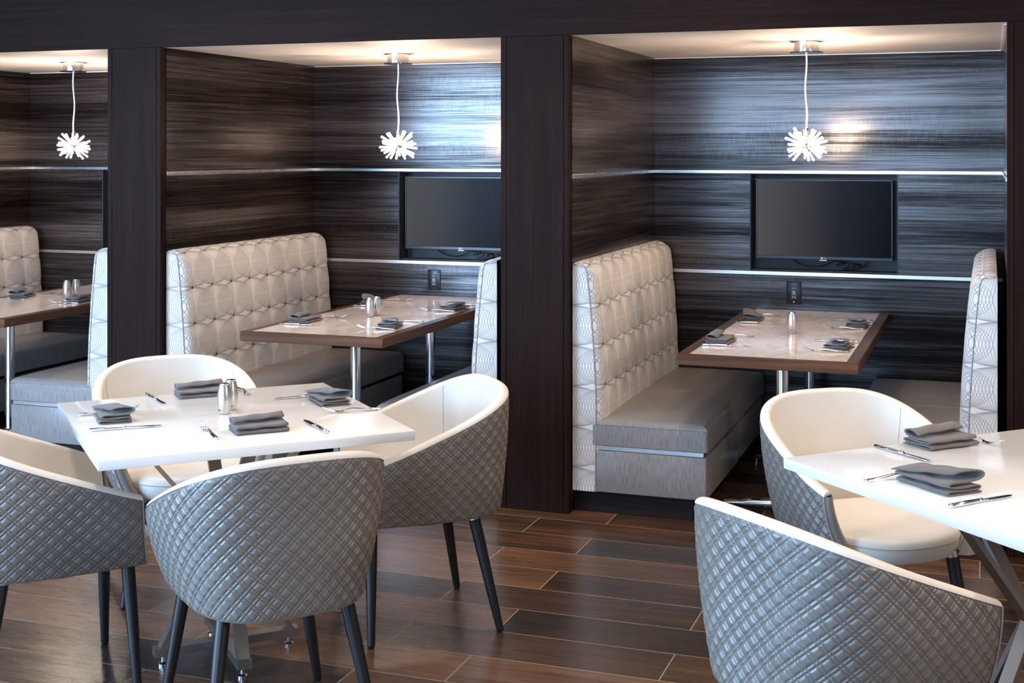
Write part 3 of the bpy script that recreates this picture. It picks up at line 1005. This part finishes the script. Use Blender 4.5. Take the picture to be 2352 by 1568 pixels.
def make_shaker(x, y, z, rz, label):
    root = empty('shaker', (x, y, z), rz)
    MB().lathe(sk_prof, 36).build('body', 'shaker_steel', root)
    c = MB().lathe([(.0152, .0990), (.0150, .1005), (.010, .1012), (.001, .1014)], 28).build('cap', 'chrome', root)
    for q in range(3):
        a = q * 2.1; MB().lathe([(.0012, 0), (.0011, .0003)], 8, (.005 * cos(a), .005 * sin(a), .1011)).build('hole', 'ink', c)
    for q in range(6):
        a = -pi / 2 + (q - 2.5) * .13; r = .01985
        o = MB().box(-.0009, .0009, -.0003, .0004, -.0013, .0013).build('print', 'ink', root)
        o.location = (r * cos(a), r * sin(a), .0145); o.rotation_euler = (0, 0, a + pi / 2)
    tag(root, label, 'shaker', 'steel salt and pepper shakers')
    return root


def along(name, p, q, z):
    o = empty(name, (p[0], p[1], z), math.atan2(q[1] - p[1], q[0] - p[0])); return o


def knife(p, q, z, label):
    """p handle end, q tip (world xy)"""
    o = along('table_knife', p, q, z); link('handle', kh, None, o); link('collar', kc, None, o); link('blade', kb, None, o)
    tag(o, label, 'knife', 'table knives')


def fork(p, q, z, label):
    o = along('table_fork', p, q, z); link('handle', fh, None, o)
    for t in tines: link('tine', t, None, o)
    tag(o, label, 'fork', 'table forks')


def napkin(c, ang, z, kind, label, sc=1.0):
    o = link('folded_napkin', NAP[kind], None); o.location = (c[0], c[1], z); o.rotation_euler = (0, 0, ang); o.scale = (sc, sc, sc)
    tag(o, label, 'napkin', 'folded grey napkins')


def P(t, x, y): return (t[0] + x, t[1] + y)


zt = WZ + .0004
# left white table
napkin(P(T1, -.318, -.17), radians(-48), zt, 1, 'grey folded napkin with upturned flap at left side of the white table')
fork(P(T1, -.455, -.165), P(T1, -.315, -.015), zt, 'fork partly under the napkin at the left side of the white table')
knife(P(T1, -.268, -.356), P(T1, -.10, -.21), zt, 'knife along the near left edge of the white table')
napkin(P(T1, .215, -.165), radians(45), zt, 0, 'grey rolled-edge napkin between fork and knife at the near side of white table')
fork(P(T1, .165, -.325), P(T1, .02, -.18), zt, 'fork with four tines left of the nearest napkin on white table')
knife(P(T1, .435, -.136), P(T1, .268, .02), zt, 'knife right of the nearest napkin on the white table')
napkin(P(T1, -.285, .285), radians(45), zt, 0, 'grey folded napkin behind the shakers on the white table')
fork(P(T1, -.245, .455), P(T1, -.10, .32), zt, 'fork lying behind the shakers on the white table')
knife(P(T1, -.465, .225), P(T1, -.30, .09), zt, 'knife in front of the far tub chair on the white table')
napkin(P(T1, .20, .325), radians(-45), zt, 1, 'grey folded napkin at the right rear of the white table')
knife(P(T1, .155, .45), P(T1, .008, .305), zt, 'knife with its handle under the right rear napkin on white table')
fork(P(T1, .43, .262), P(T1, .275, .14), zt, 'fork at the right end of the white table')
make_shaker(*P(T1, -.028, .028), zt, radians(-25), 'front steel shaker of the pair on the white table')
make_shaker(*P(T1, -.045, .096), zt, radians(30), 'rear steel shaker of the pair on the white table')
# right white table
napkin(P(T2, -.255, .325), radians(45), zt, 0, 'dark grey folded napkin at the rear of the right white table', 1.12)
knife(P(T2, -.435, .219), P(T2, -.27, .07), zt, 'knife between the two napkins of the right white table')
fork(P(T2, -.235, .475), P(T2, -.085, .345), zt, 'fork with tines pointing right on the right white table')
napkin(P(T2, -.245, -.195), radians(-45), zt, 1, 'grey folded napkin nearest the edge of the right white table', 1.12)
fork(P(T2, -.427, -.212), P(T2, -.285, -.07), zt, 'fork half under the near napkin of the right white table')
knife(P(T2, -.211, -.401), P(T2, -.06, -.225), zt, 'knife at the very front of the right white table')

# booth tables
zt = TZ + .0004
for bi, (cx, where) in enumerate(((-.885, 'right'), (-3.022, 'middle'), (-5.17, 'left'))):
    t = (cx, 6.5)
    j = lambda s_: random.uniform(-s_, s_)
    sets = [(-.265, .36, 1, 'far left'), (-.265, -.47, 1, 'near left'), (.265, .27, -1, 'far right'), (.255, -.50, -1, 'near right')]
    if bi == 2:
        sets = [(-.26, -.02, 1, 'far left'), (.255, -.10, -1, 'far right')]
    for (x, y, s_, pos) in sets:
        jx, jy = (0, 0) if bi == 0 else (j(.02), j(.03))
        napkin(P(t, x + jx, y + jy), (pi / 2 if s_ > 0 else -pi / 2) + j(.25) + (.12 if s_ > 0 else 0), zt, 1 if (s_ < 0 or y > 0) else 0, 'dark grey folded napkin at the %s place of the %s booth table' % (pos, where))
        fy, ky = (y + .19, y - .13) if s_ > 0 else (y - .105, y + .21)
        fork(P(t, s_ * -.34 + .03 * s_, fy), P(t, s_ * -.12, fy + .01 * s_), zt, 'fork at the %s place of the %s booth table' % (pos, where))
        knife(P(t, s_ * -.325, ky), P(t, s_ * -.10, ky + .01), zt, 'knife at the %s place of the %s booth table' % (pos, where))
    if bi == 0:
        make_shaker(*P(t, -.004, -.06), zt, 0, 'single steel shaker in the middle of the right booth table')
    elif bi == 1:
        make_shaker(*P(t, -.031, -.175), zt, 0, 'front steel shaker of the pair on the middle booth table')
        make_shaker(*P(t, -.022, -.105), zt, 0, 'rear steel shaker of the pair on the middle booth table')
    else:
        make_shaker(*P(t, .024, .06), zt, 0, 'front steel shaker of the pair on the left booth table')
        make_shaker(*P(t, .034, .13), zt, 0, 'rear steel shaker of the pair on the left booth table')
